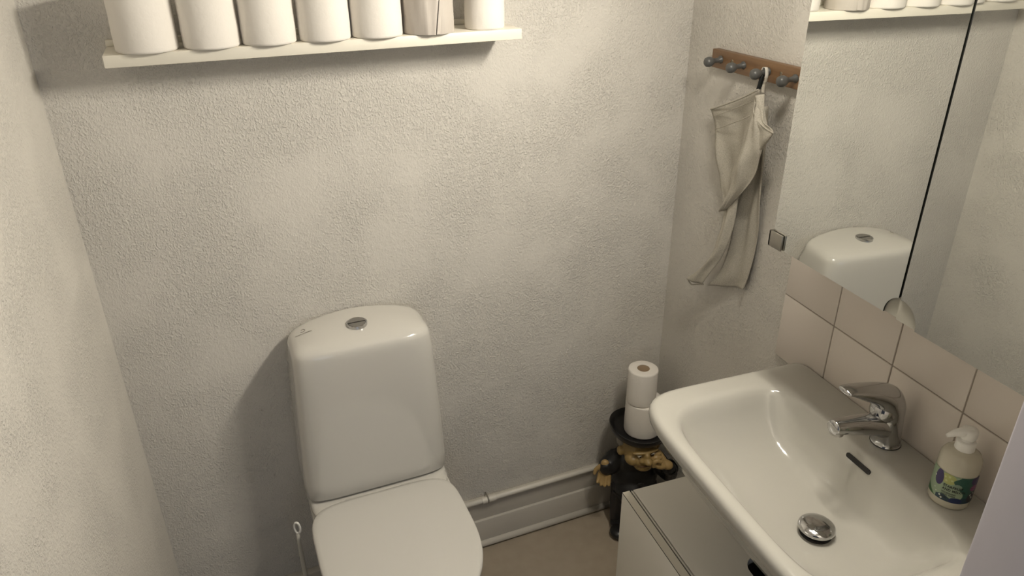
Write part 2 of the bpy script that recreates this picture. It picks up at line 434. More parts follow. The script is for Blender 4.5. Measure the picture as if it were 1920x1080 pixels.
# ================================================================== TOILET
TC = 0.239   # centre along the wall
to = tag(frame_back('toilet'), 'white close-coupled toilet with lid down against the back wall', 'toilet')
def rr_pt(a, hx, hy0, hy1, n0, n1, cy):
    """super-ellipse with different front/back half depths and exponents, polar sampled (front = +)"""
    c, s = math.cos(a), math.sin(a)
    if s >= 0: h, n = hy1, n1
    else: h, n = hy0, n0
    r = (abs(c / hx) ** n + abs(s / h) ** n) ** (-1 / n)
    return r * c, cy + r * s
def ring_td(hx, hb, hf, nb, nf, cd, z, N=96, dz=None, tc=TC):
    out = []
    for i in range(N):
        x, y = rr_pt(2 * PI * i / N, hx, hb, hf, nb, nf, cd)
        out.append((tc + x, -y, z + (dz(x, y) if dz else 0)))
    return out
# tank: tapered and rounded, lid domed
tank = []
def tank_ring(hx, df, z, nb=7, nf=6, dz=None):
    cd = df * 0.45; return ring_td(hx, cd - 0.006, df - cd, nb, nf, cd, z, dz=dz)
bow = 0.0
prof = [(0.160, 0.130, 0.455), (0.170, 0.148, 0.4535), (0.1752, 0.158, 0.4545), (0.1765, 0.160, 0.4575), (0.1765, 0.161, 0.50), (0.1725, 0.161, 0.60), (0.1675, 0.161, 0.70), (0.1625, 0.161, 0.780), (0.1605, 0.1605, 0.815), (0.1595, 0.160, 0.836),
        (0.1580, 0.1588, 0.8465), (0.1545, 0.1560, 0.8545), (0.1480, 0.1500, 0.8610), (0.138, 0.140, 0.8655), (0.110, 0.114, 0.8720), (0.07, 0.078, 0.8765), (0.03, 0.040, 0.8785)]
for hx, df, z in prof:
    nb = 7 if z < .83 else 4.0; nf = 6.5 if z < .83 else (5.5 if z < .866 else 3.6)
    tank.append(ring_td(hx, df * .45 - 0.006, df * .55, nb, nf, df * .45, z, dz=None, N=128))
bm = bmesh.new(); rings_mesh(bm, tank, True, True); tk = obj('tank', bm, 'porcelain', to, auto=60)
bm = bmesh.new(); lathe(bm, [(0.0, -0.004), (0.0240, -0.004), (0.0240, 0.0035), (0.0222, 0.0048), (0.0200, 0.0035), (0.0200, 0.001), (0, 0.001)], 48, (TC - 0.002, -0.082, 0.8765))
bt = obj('flush_button_rim', bm, 'chrome', to, auto=30)
for s in (1, -1):
    bm = bmesh.new(); poly = []
    for k in range(25):
        a = PI * k / 24; poly.append((0.0193 * math.cos(a), s * (0.0193 * math.sin(a) + 0.0008)))
    prism(bm, poly, 0, 0.0042 if s > 0 else 0.003)
    for v in bm.verts: v.co += Vector((TC - 0.002, -0.082, 0.8772)) ; 
    obj('button_half', bm, 'dull_chrome', bt, auto=30)
    bt.children[-1].data.update()
# rotate button halves with the tank slot (split runs along the wall)
# small maker's mark on the lid: ring with a bar under it
from mathutils.bvhtree import BVHTree
_bv = BVHTree.FromPolygons([v.co.copy() for v in tk.data.vertices], [tuple(p.vertices) for p in tk.data.polygons])
def on_lid(x, y):
    h = _bv.ray_cast(Vector((x, y, 1.0)), Vector((0, 0, -1)))
    return h[0].z if h[0] is not None else 0.865
LT, LD = 0.118, 0.062
bm = bmesh.new()
mk = [(LT + 0.0055 * math.cos(a) * (1 - k * .006), -LD + 0.0075 + 0.0055 * math.sin(a)) for k, a in enumerate(np.linspace(-2.6, 2.2, 20))]
tube(bm, [(x, y, on_lid(x, y) + 0.0003) for x, y in mk], 0.0008, 6)
obj('printed_mark', bm, 'logo', tk)
cu = bpy.data.curves.new('mark_text', 'FONT'); cu.body = 'GUSTAVSBERG'; cu.size = 0.0058; cu.offset = 0.00012; cu.align_x = 'CENTER'
tmp = bpy.data.objects.new('tmp', cu); COL.objects.link(tmp)
dg = bpy.context.evaluated_depsgraph_get(); dg.update(); me = bpy.data.meshes.new_from_object(tmp.evaluated_get(dg)); bpy.data.objects.remove(tmp)
for v in me.vertices:
    x, y = LT + v.co.x, -LD - 0.008 + v.co.y * 0.9
    v.co = Vector((x, y, on_lid(x, y) + 0.0006))
link('printed_word', me, 'logo', tk, False)
# bowl, pedestal
bowl = [ring_td(0.095, 0.07, 0.20, 4, 3, 0.25, 0.0), ring_td(0.098, 0.075, 0.21, 4, 3, 0.25, 0.02), ring_td(0.098, 0.075, 0.20, 4, 3, 0.25, 0.12),
        ring_td(0.115, 0.13, 0.235, 4, 2.6, 0.26, 0.24), ring_td(0.155, 0.20, 0.27, 5, 2.4, 0.265, 0.34), ring_td(0.1715, 0.262, 0.283, 7, 2.3, 0.27, 0.405),
        ring_td(0.174, 0.266, 0.285, 7, 2.3, 0.27, 0.418), ring_td(0.171, 0.262, 0.282, 7, 2.3, 0.27, 0.424), ring_td(0.12, 0.20, 0.22, 5, 2.3, 0.27, 0.425)]
bm = bmesh.new(); rings_mesh(bm, bowl, True, True); obj('bowl', bm, 'porcelain', to, auto=60)
# rear ledge that the tank stands on
led = [ring_td(0.152, 0.08, 0.105, 7, 5, 0.10, 0.40), ring_td(0.170, 0.092, 0.112, 7, 5, 0.10, 0.43), ring_td(0.171, 0.092, 0.092, 7, 6, 0.10, 0.4375), ring_td(0.1695, 0.09, 0.068, 7, 6, 0.10, 0.4445), ring_td(0.166, 0.088, 0.055, 7, 6, 0.10, 0.4475), ring_td(0.150, 0.085, 0.035, 7, 6, 0.10, 0.4485), ring_td(0.146, 0.08, 0.030, 7, 6, 0.10, 0.456)]
bm = bmesh.new(); rings_mesh(bm, led, True, True); obj('rear_ledge', bm, 'porcelain', to, auto=60)
# seat and lid
SCX = TC - 0.005
def seat_ring(k, z): return ring_td(0.1785 * k, 0.174 * k, 0.228 * k, 5.5, 2.35, 0.338, z, 112, tc=SCX)
bm = bmesh.new(); rings_mesh(bm, [seat_ring(.6, .4255), seat_ring(.965, .4255), seat_ring(.985, .428), seat_ring(.985, .434), seat_ring(.6, .434)], True, True); obj('seat_ring', bm, 'seat', to, auto=50)
bm = bmesh.new(); rings_mesh(bm, [seat_ring(.8, .4345), seat_ring(.98, .4345), seat_ring(1.0, .437), seat_ring(1.002, .4425), seat_ring(.996, .4465), seat_ring(.982, .4490), seat_ring(.93, .4502), seat_ring(.7, .4508), seat_ring(.3, .4512)], True, True); obj('lid', bm, 'seat', to, auto=60)
for s in (-1, 1):
    bm = bmesh.new(); tube(bm, [(SCX + s * 0.085, -0.165, 0.4405), (SCX + s * 0.055, -0.165, 0.4405)], 0.007, 16); obj('hinge', bm, 'seat', to, auto=40)

# ================================================================== TOILET BRUSH
tb = thing('toilet_brush', 'pale plastic toilet brush with looped handle standing left of the toilet', 'brush', BW(0.030, 0.168, 0))
bm = bmesh.new(); lathe(bm, [(0, 0), (0.052, 0), (0.054, 0.01), (0.048, 0.12), (0.044, 0.125), (0.042, 0.12), (0.040, 0.02), (0, 0.02)], 40); obj('holder', bm, 'brush', tb, auto=40)
bm = bmesh.new(); lathe(bm, [(0, 0.025), (0.03, 0.03), (0.036, 0.06), (0.03, 0.09), (0.008, 0.10), (0, 0.1)], 24); obj('bristle_head', bm, 'pump', tb)
bm = bmesh.new()
hd = [(0, 0, 0.095), (-0.001, -0.001, 0.18), (-0.003, -0.002, 0.28), (-0.0035, -0.002, 0.36), (-0.003, -0.002, 0.391)]
tube(bm, hd, [0.0062, 0.006, 0.0055, 0.005, 0.004], 14)
obj('handle', bm, 'brush', tb)
bm = bmesh.new()
lp = [(-0.002 + 0.0065 * math.sin(a), -0.002 - 0.003 * math.sin(a), 0.409 - 0.0165 * math.cos(a)) for a in np.linspace(0, 2 * PI, 25)]
tube(bm, lp, 0.0027, 10, False); obj('hanging_loop', bm, 'pump', tb)

# ================================================================== HEATING PIPE along the skirting
hp = tag(frame_back('heating_pipe'), 'thin white painted pipe running along top of the skirting board', 'pipe')
bm = bmesh.new(); tube(bm, [(0.30, -0.0205, 0.178), (0.7, -0.0205, 0.179), (1.085, -0.0205, 0.178)], 0.0078, 16); obj('pipe', bm, 'pipe', hp)
bm = bmesh.new(); tube(bm, [(0.548, -0.0205, 0.178), (0.590, -0.0205, 0.178)], 0.0098, 18); obj('coupling', bm, 'pipe', hp, auto=40)
bm = bmesh.new(); lathe(bm, [(0.0102, -0.0022), (0.0118, -0.001), (0.0118, 0.001), (0.0102, 0.0022)], 24, (0.566, -0.0205, 0.178), Matrix.Rotation(PI / 2, 4, 'Y')); box(bm, (0.5645, -0.0205, 0.187), (0.5675, 0.0, 0.1905), 0.0005)
obj('clamp', bm, 'clip_metal', hp); hp.children[-1]['label'] = 'dark pipe clamp'

# ================================================================== FIGURINE (roll holder)
FX, FY = 0.926, 1.548
fg = thing('figurine', 'dark-suited man figurine with upturned black hat serving as toilet roll holder', 'figurine', (FX, FY, 0), math.radians(-16))
# local frame: figure faces -y, x to its left as seen by the viewer's right
body = [('e', (0, 0.01, 0.185), (0.070, 0.056, 0.072)), ('e', (0, 0.015, 0.243), (0.074, 0.050, 0.045)), ('e', (0, -0.008, 0.15), (0.066, 0.060, 0.055)),
        ('c', [(-0.060, 0.01, 0.245), (-0.086, 0.0, 0.226), (-0.093, -0.012, 0.238)], [0.033, 0.029, 0.020]),
        ('c', [(0.060, 0.005, 0.245), (0.096, -0.02, 0.208), (0.084, -0.060, 0.262)], [0.030, 0.026, 0.021])]
blob_body('suit_jacket', body, 'blacksuit', fg, 0.0035, 6)
legs = [('c', [(-0.034, 0.0, 0.15), (-0.042, -0.002, 0.08), (-0.046, -0.002, 0.022)], [0.038, 0.030, 0.024]), ('c', [(0.034, 0.0, 0.15), (0.042, -0.002, 0.08), (0.046, -0.002, 0.022)], [0.038, 0.030, 0.024]), ('e', (0, 0, 0.14), (0.055, 0.042, 0.035))]
blob_body('trousers', legs, 'trouser', fg, 0.0035, 6)
for s in (-1, 1):
    shoe = [('e', (s * 0.048, -0.020, 0.017), (0.023, 0.036, 0.016)), ('e', (s * 0.052, -0.056, 0.017), (0.026, 0.030, 0.0165)), ('e', (s * 0.046, 0.005, 0.018), (0.022, 0.024, 0.017))]
    blob_body('shoe', shoe, 'black', fg, 0.003, 5)
# head: broad jaw, big nose, ears
def Rz(a): return Matrix.Rotation(a, 4, 'Z')
def Rx(a): return Matrix.Rotation(a, 4, 'X')
HX = -0.005
head = [('e', (HX, -0.030, 0.315), (0.050, 0.050, 0.052)), ('e', (HX, -0.048, 0.288), (0.044, 0.040, 0.036)), ('e', (HX, -0.066, 0.268), (0.027, 0.024, 0.022)),
        ('e', (HX - 0.030, -0.055, 0.294), (0.021, 0.026, 0.023)), ('e', (HX + 0.030, -0.055, 0.294), (0.021, 0.026, 0.023)),
        ('e', (HX, -0.091, 0.3065), (0.0125, 0.018, 0.0125)), ('e', (HX, -0.080, 0.322), (0.009, 0.016, 0.016)), ('e', (HX - .012, -0.083, 0.302), (0.008, 0.009, 0.008)), ('e', (HX + .012, -0.083, 0.302), (0.008, 0.009, 0.008)),
        ('e', (HX, -0.0745, 0.3355), (0.040, 0.012, 0.007)), ('e', (HX, -0.082, 0.2775), (0.019, 0.009, 0.0055)),
        ('e', (HX - 0.054, -0.026, 0.308), (0.010, 0.014, 0.019)), ('e', (HX + 0.054, -0.026, 0.308), (0.010, 0.014, 0.019)),
        ('c', [(0, 0, 0.235), (HX, -0.02, 0.28)], [0.032, 0.034])]
hd_ = blob_body('head', head, 'skin', fg, 0.0025, 4)
for s in (-1, 1):
    bm = bmesh.new(); bmesh.ops.create_icosphere(bm, subdivisions=2, radius=0.0062, matrix=Matrix.Translation((HX + s * 0.0195, -0.0778, 0.3235))); ey = obj('eye', bm, 'eye', hd_)
    bm = bmesh.new(); bmesh.ops.create_icosphere(bm, subdivisions=2, radius=0.0030, matrix=Matrix.Translation((HX + s * 0.0190, -0.0822, 0.3235))); obj('pupil', bm, 'ink', ey) if False else obj('pupil', bm, 'ink', hd_)
bm = bmesh.new(); tube(bm, [(HX - 0.024, -0.082, 0.2845), (HX - 0.010, -0.0905, 0.2835), (HX + 0.010, -0.0905, 0.2835), (HX + 0.024, -0.082, 0.2845)], [0.001, 0.0021, 0.0021, 0.001], 8); obj('mouth', bm, 'lip', hd_)
hair = [('e', (HX - 0.046, -0.005, 0.328), (0.014, 0.030, 0.020)), ('e', (HX + 0.046, -0.005, 0.328), (0.014, 0.030, 0.020)), ('e', (HX, 0.012, 0.322), (0.046, 0.020, 0.024))]
blob_body('hair', hair, 'hair', fg, 0.003, 4)
# the head is squat and turned towards the raised hand
for o in [hd_] + list(hd_.children):
    for v in o.data.vertices:
        x, y, z = v.co.x - HX, v.co.y + 0.02, v.co.z
        z = 0.346 - (0.346 - z) * 0.80; a = math.radians(12); x *= 1.04
        v.co = Vector((HX + x * math.cos(a) - y * math.sin(a), -0.02 + x * math.sin(a) + y * math.cos(a), z))
# hands with five separate fingers
def hand(name, base, mt, curls, thumb, parent, scale=1.0):
    P = []
    P.append(('e', (0, 0, 0.018), (0.0165, 0.0095, 0.020)))
    P.append(('e', (0, 0, 0.0), (0.012, 0.010, 0.014)))
    for k, (x, L, cu_) in enumerate(curls):
        a = 0.15; q = Vector((x, -0.001, 0.032)); pts = [tuple(q)]
        for j in range(3):
            a += cu_; q = q + Vector((x * 0.06, -math.sin(a) * L / 3, math.cos(a) * L / 3)); pts.append(tuple(q))
        P.append(('c', pts, [0.0058, 0.0054, 0.0050, 0.0042]))
    P.append(('c', thumb, [0.0066, 0.0060, 0.0048]))
    out = []
    S = Matrix.Translation(Vector(base)) @ mt @ Matrix.Diagonal((scale, scale, scale, 1))
    for p in P:
        if p[0] == 'e': out.append(('e', tuple(S @ Vector(p[1])), [c * scale for c in p[2]], mt))
        else: out.append(('c', [tuple(S @ Vector(q)) for q in p[1]], [c * scale for c in p[2]]))
    return blob_body(name, out, 'hand', parent, 0.0017, 3)
# hand hanging at the figure's side (viewer's left), fingers down
hand('hanging_hand', (-0.096, -0.013, 0.246), Matrix.Rotation(PI, 4, 'X') @ Matrix.Rotation(math.radians(200), 4, 'Z'),
     [(-0.0125, 0.026, 0.22), (-0.0042, 0.030, 0.2), (0.0042, 0.029, 0.22), (0.0125, 0.024, 0.26)], [(0.012, -0.002, 0.008), (0.022, -0.006, 0.018), (0.025, -0.010, 0.028)], fg, 1.15)
# raised hand, index finger laid to the lips (palm towards the face)
hand('raised_hand', (0.072, -0.070, 0.283), Matrix.Rotation(math.radians(-82), 4, 'Y') @ Matrix.Rotation(math.radians(90), 4, 'Z') @ Matrix.Rotation(math.radians(8), 4, 'X'),
     [(0.0125, 0.040, 0.02), (0.0042, 0.030, 0.95), (-0.0042, 0.028, 0.98), (-0.0125, 0.024, 1.0)], [(0.011, -0.004, 0.006), (0.018, -0.013, 0.018), (0.015, -0.017, 0.030)], fg, 1.4)
bm = bmesh.new(); lathe(bm, [(0.0225, 0), (0.0245, 0.004), (0.0245, 0.012), (0.0215, 0.014)], 28, (0.0865, -0.0535, 0.254), Matrix.Rotation(math.radians(34), 4, 'X')); obj('cuff', bm, 'black', fg)
# waistcoat button and tie
bm = bmesh.new(); bmesh.ops.create_icosphere(bm, subdivisions=2, radius=0.006, matrix=Matrix.Translation((0.004, -0.0600, 0.205)) @ Matrix.Diagonal((1.6, .5, .8, 1))); obj('tie_knot', bm, 'black', fg)
bm = bmesh.new(); lathe(bm, [(0.068, -0.003), (0.0705, 0), (0.068, 0.003)], 40, (0, -0.004, 0.142)); obj('belt', bm, 'black', fg)
for v in fg.children[-1].data.vertices: v.co.y = -0.004 + (v.co.y + 0.004) * 0.93
# upturned hat: dish brim and rod that carries the rolls
HC = (0.002, -0.004)
bm = bmesh.new(); lathe(bm, [(0, 0.344), (0.050, 0.344), (0.058, 0.350), (0.074, 0.356), (0.086, 0.366), (0.0905, 0.380), (0.0895, 0.385), (0.086, 0.384), (0.080, 0.372), (0.070, 0.364), (0.056, 0.361), (0, 0.361)], 64, (HC[0], HC[1], 0.0)); ht = obj('hat', bm, 'black', fg, auto=60)
for v in ht.data.vertices:
    x, y = v.co.x - HC[0], v.co.y - HC[1]; r = math.hypot(x, y)
    v.co.x = HC[0] + x * 1.0; v.co.z += 0.010 * (abs(x) / 0.09) ** 2 * (r > 0.06) - 0.004 * (r > .06)
bm = bmesh.new(); lathe(bm, [(0.0, 0.355), (0.009, 0.355), (0.009, 0.515), (0.006, 0.52), (0, 0.52)], 20, (HC[0], HC[1], 0)); obj('rod', bm, 'black', fg)
hw = parent_matrix(fg) @ Vector((HC[0], HC[1], 0))
r1 = thing('toilet_roll', 'lower white toilet roll resting in the figurine hat, the wider of the two', 'toilet roll', (hw.x + 0.0075, hw.y + 0.001, 0.362), 0.4, 'toilet rolls stacked on the figurine')
roll_parts(r1, 0.0535, 0.107, 0.0200, seed=21)
r2 = thing('toilet_roll', 'upper slim white toilet roll with brown core on top of the figurine stack', 'toilet roll', (hw.x - 0.0065, hw.y - 0.002, 0.4696), 1.4, 'toilet rolls stacked on the figurine')
roll_parts(r2, 0.0415, 0.108, 0.0175, seed=22)

# ================================================================== VANITY CABINET
va = thing('vanity_cabinet', 'low white bathroom cabinet with drawer front under the washbasin', 'cabinet', (0.625, 1.09, 0.0))
HV = 0.60
def vb(name, lo, hi, m='cabinet', bev=0.0008, par=None):
    o_ = Vector((0.625, 1.09, 0)); return boxo(name, Vector(lo) - o_, Vector(hi) - o_, m, par or va, bev, 2)
y0, y1 = 0.487, 1.09
fr = vb('drawer_front', (0.625, y0, 0.06), (0.6430, y1 + 0.001, HV - 0.0003))
vb('edge_band', (0.6256, y0 + .0005, HV - 0.0004), (0.6424, y1 + .0005, HV + 0.0003), 'edge_band', 0, fr)
vb('gap_shade', (0.6249, y0 + .0005, HV - 0.0012), (0.6257, y1 + .0008, HV + 0.0001), 'dark', 0, fr)  # dark line painted in for the reveal at the front edge
vb('gap_shade', (0.6434, y0 + .001, 0.07), (0.6464, y1 - 0.001, HV - 0.004), 'dark', 0)  # dark strip filling the gap in place of its shade
vb('front_rail', (0.6464, y0, 0.07), (0.6486, y1, HV - 0.0006), 'cabinet', 0.0003)
vb('side_panel', (0.6514, y1 - 0.016, 0.0), (XR - 0.003, y1, HV - 0.0162)); vb('side_panel', (0.6514, y0, 0.0), (XR - 0.003, y0 + 0.016, HV - 0.0162))
vb('back_panel', (XR - 0.012, y0 + .016, 0.0), (XR - 0.003, y1 - .016, HV - 0.0162)); vb('bottom_panel', (0.6514, y0 + .016, 0.06), (XR - 0.012, y1 - .016, 0.076))
vb('drawer_box', (0.655, y0 + .03, 0.08), (0.80, y1 - .03, 0.40), 'dark', 0)  # coloured near black for the unlit cabinet interior
# top plate with a rounded cut-out for the basin trap, open to the wall
poly = [(0.6514, y1), (0.6514, y0), (XR - 0.003, y0), (XR - 0.003, 0.69)]
hx0, hy0, hy1 = 0.755, 0.69, 0.845
for k in range(9):
    a = PI / 2 * k / 8; poly.append((hx0 + 0.03 - 0.03 * math.sin(a), hy0 + 0.03 - 0.03 * math.cos(a)))
for k in range(9):
    a = PI / 2 * k / 8; poly.append((hx0 + 0.03 - 0.03 * math.cos(a), hy1 - 0.03 + 0.03 * math.sin(a)))
poly += [(XR - 0.003, hy1), (XR - 0.003, y1)]
bm = bmesh.new(); prism(bm, [(x - 0.625, y - 1.09) for x, y in poly], HV - 0.016, HV); obj('top_plate', bm, 'cabinet', va, smooth=False)

# ================================================================== WASHBASIN
BC = (0.83, 0.789)
wb = thing('washbasin', 'white ceramic washbasin with wide bowl on tiled right wall', 'washbasin', (BC[0], BC[1], 0))
ZB = 0.85
XB = 1.0355  # back edge against the tiles
def se(a, hf, hb, hy, nf, nb, cx=0.0, cy=0.0):
    """front = -x"""
    c, s = math.cos(a), math.sin(a); h, n = (hb, nb) if c > 0 else (hf, nf)
    r = (abs(c / h) ** n + abs(s / hy) ** n) ** (-1 / n)
    return cx + r * c, cy + r * s
NB = 160
def bring(hf, hb, hy, nf, nb, z, cx=0.0, cy=0.0):
    out = []
    for i in range(NB):
        a = 2 * PI * (i + .5) / NB
        x, y = se(a, hf, hb, hy, nf, nb, cx, cy)
        zz = z(x, y) if callable(z) else z
        out.append((x, y, zz))
    return out
hb_o = XB - BC[0]
outer = lambda k, z, kb=0.0: bring(0.200 - k, hb_o - kb, 0.303 - k, 6.0, 26, z)
# bowl outline: x from .657 to .945, y half .246
def bowl(kf, kb, ky, z, nf=5.0, nb=5.0): return bring(0.175 - kf, 0.116 - kb, 0.247 - ky, nf, nb, 0.85 - (0.85 - z) * 1.14)
R_ = [bring(0.05, 0.10, 0.09, 3, 4, 0.690, 0.03), bring(0.095, 0.17, 0.16, 3.4, 6, 0.705, 0.02), bring(0.155, hb_o, 0.235, 4, 12, 0.745), bring(0.182, hb_o, 0.28, 5, 20, 0.790), outer(0.008, 0.812), outer(0.002, 0.822), outer(0.0, 0.832), outer(0.001, 0.841), outer(0.004, 0.8465, 0.0), outer(0.009, 0.8495, 0.002), outer(0.014, 0.8502, 0.006),
      bowl(-0.006, -0.012, -0.012, 0.8500), bowl(0.0, 0.0, 0.0, 0.8488), bowl(0.006, 0.006, 0.007, 0.8455), bowl(0.011, 0.011, 0.014, 0.838), bowl(0.017, 0.017, 0.022, 0.824),
      bowl(0.028, 0.022, 0.036, 0.804, 4.5, 5), bowl(0.045, 0.028, 0.058, 0.784, 4.0, 5), bowl(0.062, 0.034, 0.080, 0.770, 3.6, 5), bowl(0.082, 0.040, 0.108, 0.7605, 3.2, 4.4), bowl(0.105, 0.050, 0.150, 0.7545, 2.6, 3.4), bowl(0.140, 0.085, 0.205, 0.7500, 2, 2)]
R_.append([(0.004 + 0.024 * math.cos(2 * PI * (i + .5) / NB), 0.024 * math.sin(2 * PI * (i + .5) / NB), 0.7345) for i in range(NB)])
R_.append([(0.004 + 0.021 * math.cos(2 * PI * (i + .5) / NB), 0.021 * math.sin(2 * PI * (i + .5) / NB), 0.720) for i in range(NB)])
DR = (-0.010, -0.037)
for ring, w in ((R_[-1], 1), (R_[-2], 1), (R_[-3], .9), (R_[-4], .6), (R_[-5], .3)):
    for i, p in enumerate(ring): ring[i] = (p[0] + w * DR[0], p[1] + w * DR[1], p[2])
bm = bmesh.new(); rings_mesh(bm, R_, True, False)
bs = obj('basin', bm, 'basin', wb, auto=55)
# dark drain throat, pop-up plug
bm = bmesh.new(); lathe(bm, [(0.0215, 0.0015), (0.0215, 0.0), (0, -0.006)], 32, (-0.006, -0.037, 0.7265)); obj('drain_throat', bm, 'dark', wb)
bm = bmesh.new(); lathe(bm, [(0.025, 0.0), (0.0275, 0.0015), (0.0275, 0.0035), (0.0240, 0.004), (0.0225, 0.001)], 40, (-0.006, -0.037, 0.7345)); obj('drain_ring', bm, 'dark', wb, auto=40)
bm = bmesh.new(); lathe(bm, [(0, -0.006), (0.008, -0.006), (0.024, 0.0), (0.0300, 0.003), (0.0318, 0.006), (0.0312, 0.009), (0.0285, 0.0115), (0.02, 0.0145), (0.01, 0.0158), (0, 0.0162)], 56, (-0.006, -0.037, 0.7430)); obj('drain_plug', bm, 'chrome', wb, auto=60)
bm = bmesh.new(); tube(bm, [(-0.006, -0.037, 0.70), (-0.006, -0.037, 0.50)], 0.016, 20); obj('waste_pipe', bm, 'dull_chrome', wb)
# overflow slot in the rear wall of the bowl
bm = bmesh.new(); pl = []
for k in range(24):
    a = 2 * PI * k / 24; sgn = 1 if math.cos(a) > 0 else -1
    pl.append((0.0245 * sgn + 0.0045 * math.cos(a), 0.0045 * math.sin(a)))
prism(bm, pl, -0.004, 0.0016)
mt = Matrix.Translation((0.1012, 0.004, 0.8285)) @ Matrix.Rotation(math.radians(-68), 4, 'Y') @ Matrix.Rotation(PI / 2, 4, 'Z')
for v in bm.verts: v.co = mt @ v.co
obj('overflow_slot', bm, 'dark', wb, smooth=False)  # dark plate standing in for the shade of the recess

# ================================================================== FAUCET
FC = (0.998, 0.806)
fa = thing('faucet', 'chrome single-lever basin mixer tap standing on the washbasin', 'faucet', (FC[0], FC[1], ZB))
bm = bmesh.new(); lathe(bm, [(0, 0.0), (0.0255, 0.0), (0.0258, 0.002), (0.0244, 0.0035), (0.0246, 0.02), (0.0252, 0.045), (0.0252, 0.062), (0.0235, 0.068), (0, 0.068)], 48)
fb = obj('body', bm, 'chrome', fa, auto=50)
LEAN = 0.15
for v in fb.data.vertices: v.co.x -= LEAN * max(0, v.co.z - 0.004)
bm = bmesh.new(); lathe(bm, [(0.0256, 0), (0.0268, 0.0012), (0.0256, 0.0024)], 40, (0, 0, -0.0004)); obj('base_gasket', bm, 'ink', fa)
sp = spline([(-0.006, 0, 0.036), (-0.03, 0, 0.046), (-0.072, 0, 0.057), (-0.108, 0, 0.0635), (-0.123, 0, 0.0655), (-0.134, 0, 0.0662)], 26)
u = np.linspace(0, 1, 26)
w = np.interp(u, [0, .25, .6, .85, .94, .98, 1], [0.023, 0.0210, 0.0168, 0.0146, 0.0142, 0.0125, 0.008])
h = np.interp(u, [0, .25, .6, .85, .94, .98, 1], [0.024, 0.0200, 0.0150, 0.0136, 0.0134, 0.0118, 0.008])
bm = bmesh.new(); tube(bm, [tuple(p) for p in sp], [(a, b_) for a, b_ in zip(w, h)], 28); spo = obj('spout', bm, 'chrome', fa, auto=60)
bm = bmesh.new(); lathe(bm, [(0, -0.009), (0.0095, -0.009), (0.0118, -0.007), (0.0122, 0.004), (0.010, 0.008)], 28, (-0.121, 0, 0.0575)); obj('aerator', bm, 'dull_chrome', fa, auto=40)
# lever: a hood that caps the leaning body and sweeps forward and up into a flat blade
lv = spline([(-0.0093, 0, 0.064), (-0.0128, 0, 0.084), (-0.0250, 0, 0.103), (-0.047, 0, 0.1165), (-0.078, 0, 0.128), (-0.104, 0, 0.1365), (-0.121, 0, 0.1405), (-0.128, 0, 0.141)], 40)
u = np.linspace(0, 1, 40)
w = np.interp(u, [0, .14, .28, .45, .7, .88, .96, 1], [0.0254, 0.0264, 0.0262, 0.0225, 0.0176, 0.0150, 0.0120, 0.005])
h = np.interp(u, [0, .14, .28, .45, .7, .88, .96, 1], [0.0254, 0.0262, 0.0262, 0.0195, 0.0100, 0.0056, 0.0042, 0.002])
bm = bmesh.new(); tube(bm, [tuple(p) for p in lv], [(a, b_) for a, b_ in zip(w, h)], 32); obj('lever', bm, 'chrome', fa, auto=70)
bm = bmesh.new(); bmesh.ops.create_uvsphere(bm, u_segments=32, v_segments=20, radius=0.0245, matrix=Matrix.Translation((-0.0235, 0, 0.078)) @ Matrix.Rotation(0.3, 4, 'Y') @ Matrix.Diagonal((1, .96, 1.05, 1))); obj('cartridge_dome', bm, 'chrome', fa)

# ================================================================== SOAP DISPENSER
SX, SY = 0.985, 0.655
so = thing('soap_dispenser', 'cloudy pump bottle with green and purple patterned label on washbasin corner', 'soap bottle', (SX, SY, ZB))
RBt = 0.0385
bm = bmesh.new(); lathe(bm, [(0, 0.0), (0.034, 0.0), (0.0372, 0.0015), (0.0385, 0.005), (0.0388, 0.05), (0.0385, 0.088), (0.0372, 0.096), (0.033, 0.1035), (0.025, 0.1085), (0.019, 0.1105), (0.017, 0.1125), (0, 0.1125)], 64); obj('bottle', bm, 'soap', so, auto=60)
bm = bmesh.new(); lathe(bm, [(0, 0.110), (0.0178, 0.110), (0.0182, 0.112), (0.0178, 0.126), (0.0165, 0.1275), (0.0115, 0.1285), (0.0105, 0.133), (0.0105, 0.136), (0, 0.136)], 40); obj('pump_collar', bm, 'pump', so, auto=45)
bm = bmesh.new(); lathe(bm, [(0, 0.1335), (0.0135, 0.1335), (0.0155, 0.136), (0.0158, 0.146), (0.0145, 0.1505), (0.010, 0.1525), (0, 0.153)], 40); ph_ = obj('pump_head', bm, 'pump', so, auto=60)
nz = spline([(0.004, 0, 0.1455), (-0.012, 0.004, 0.1455), (-0.026, 0.010, 0.1425), (-0.0385, 0.0155, 0.1365)], 14)
bm = bmesh.new(); tube(bm, [tuple(p) for p in nz], [(a, a * .75) for a in np.interp(np.linspace(0, 1, 14), [0, .4, 1], [0.0125, 0.0105, 0.0040])], 18); obj('nozzle', bm, 'pump', ph_, auto=60)
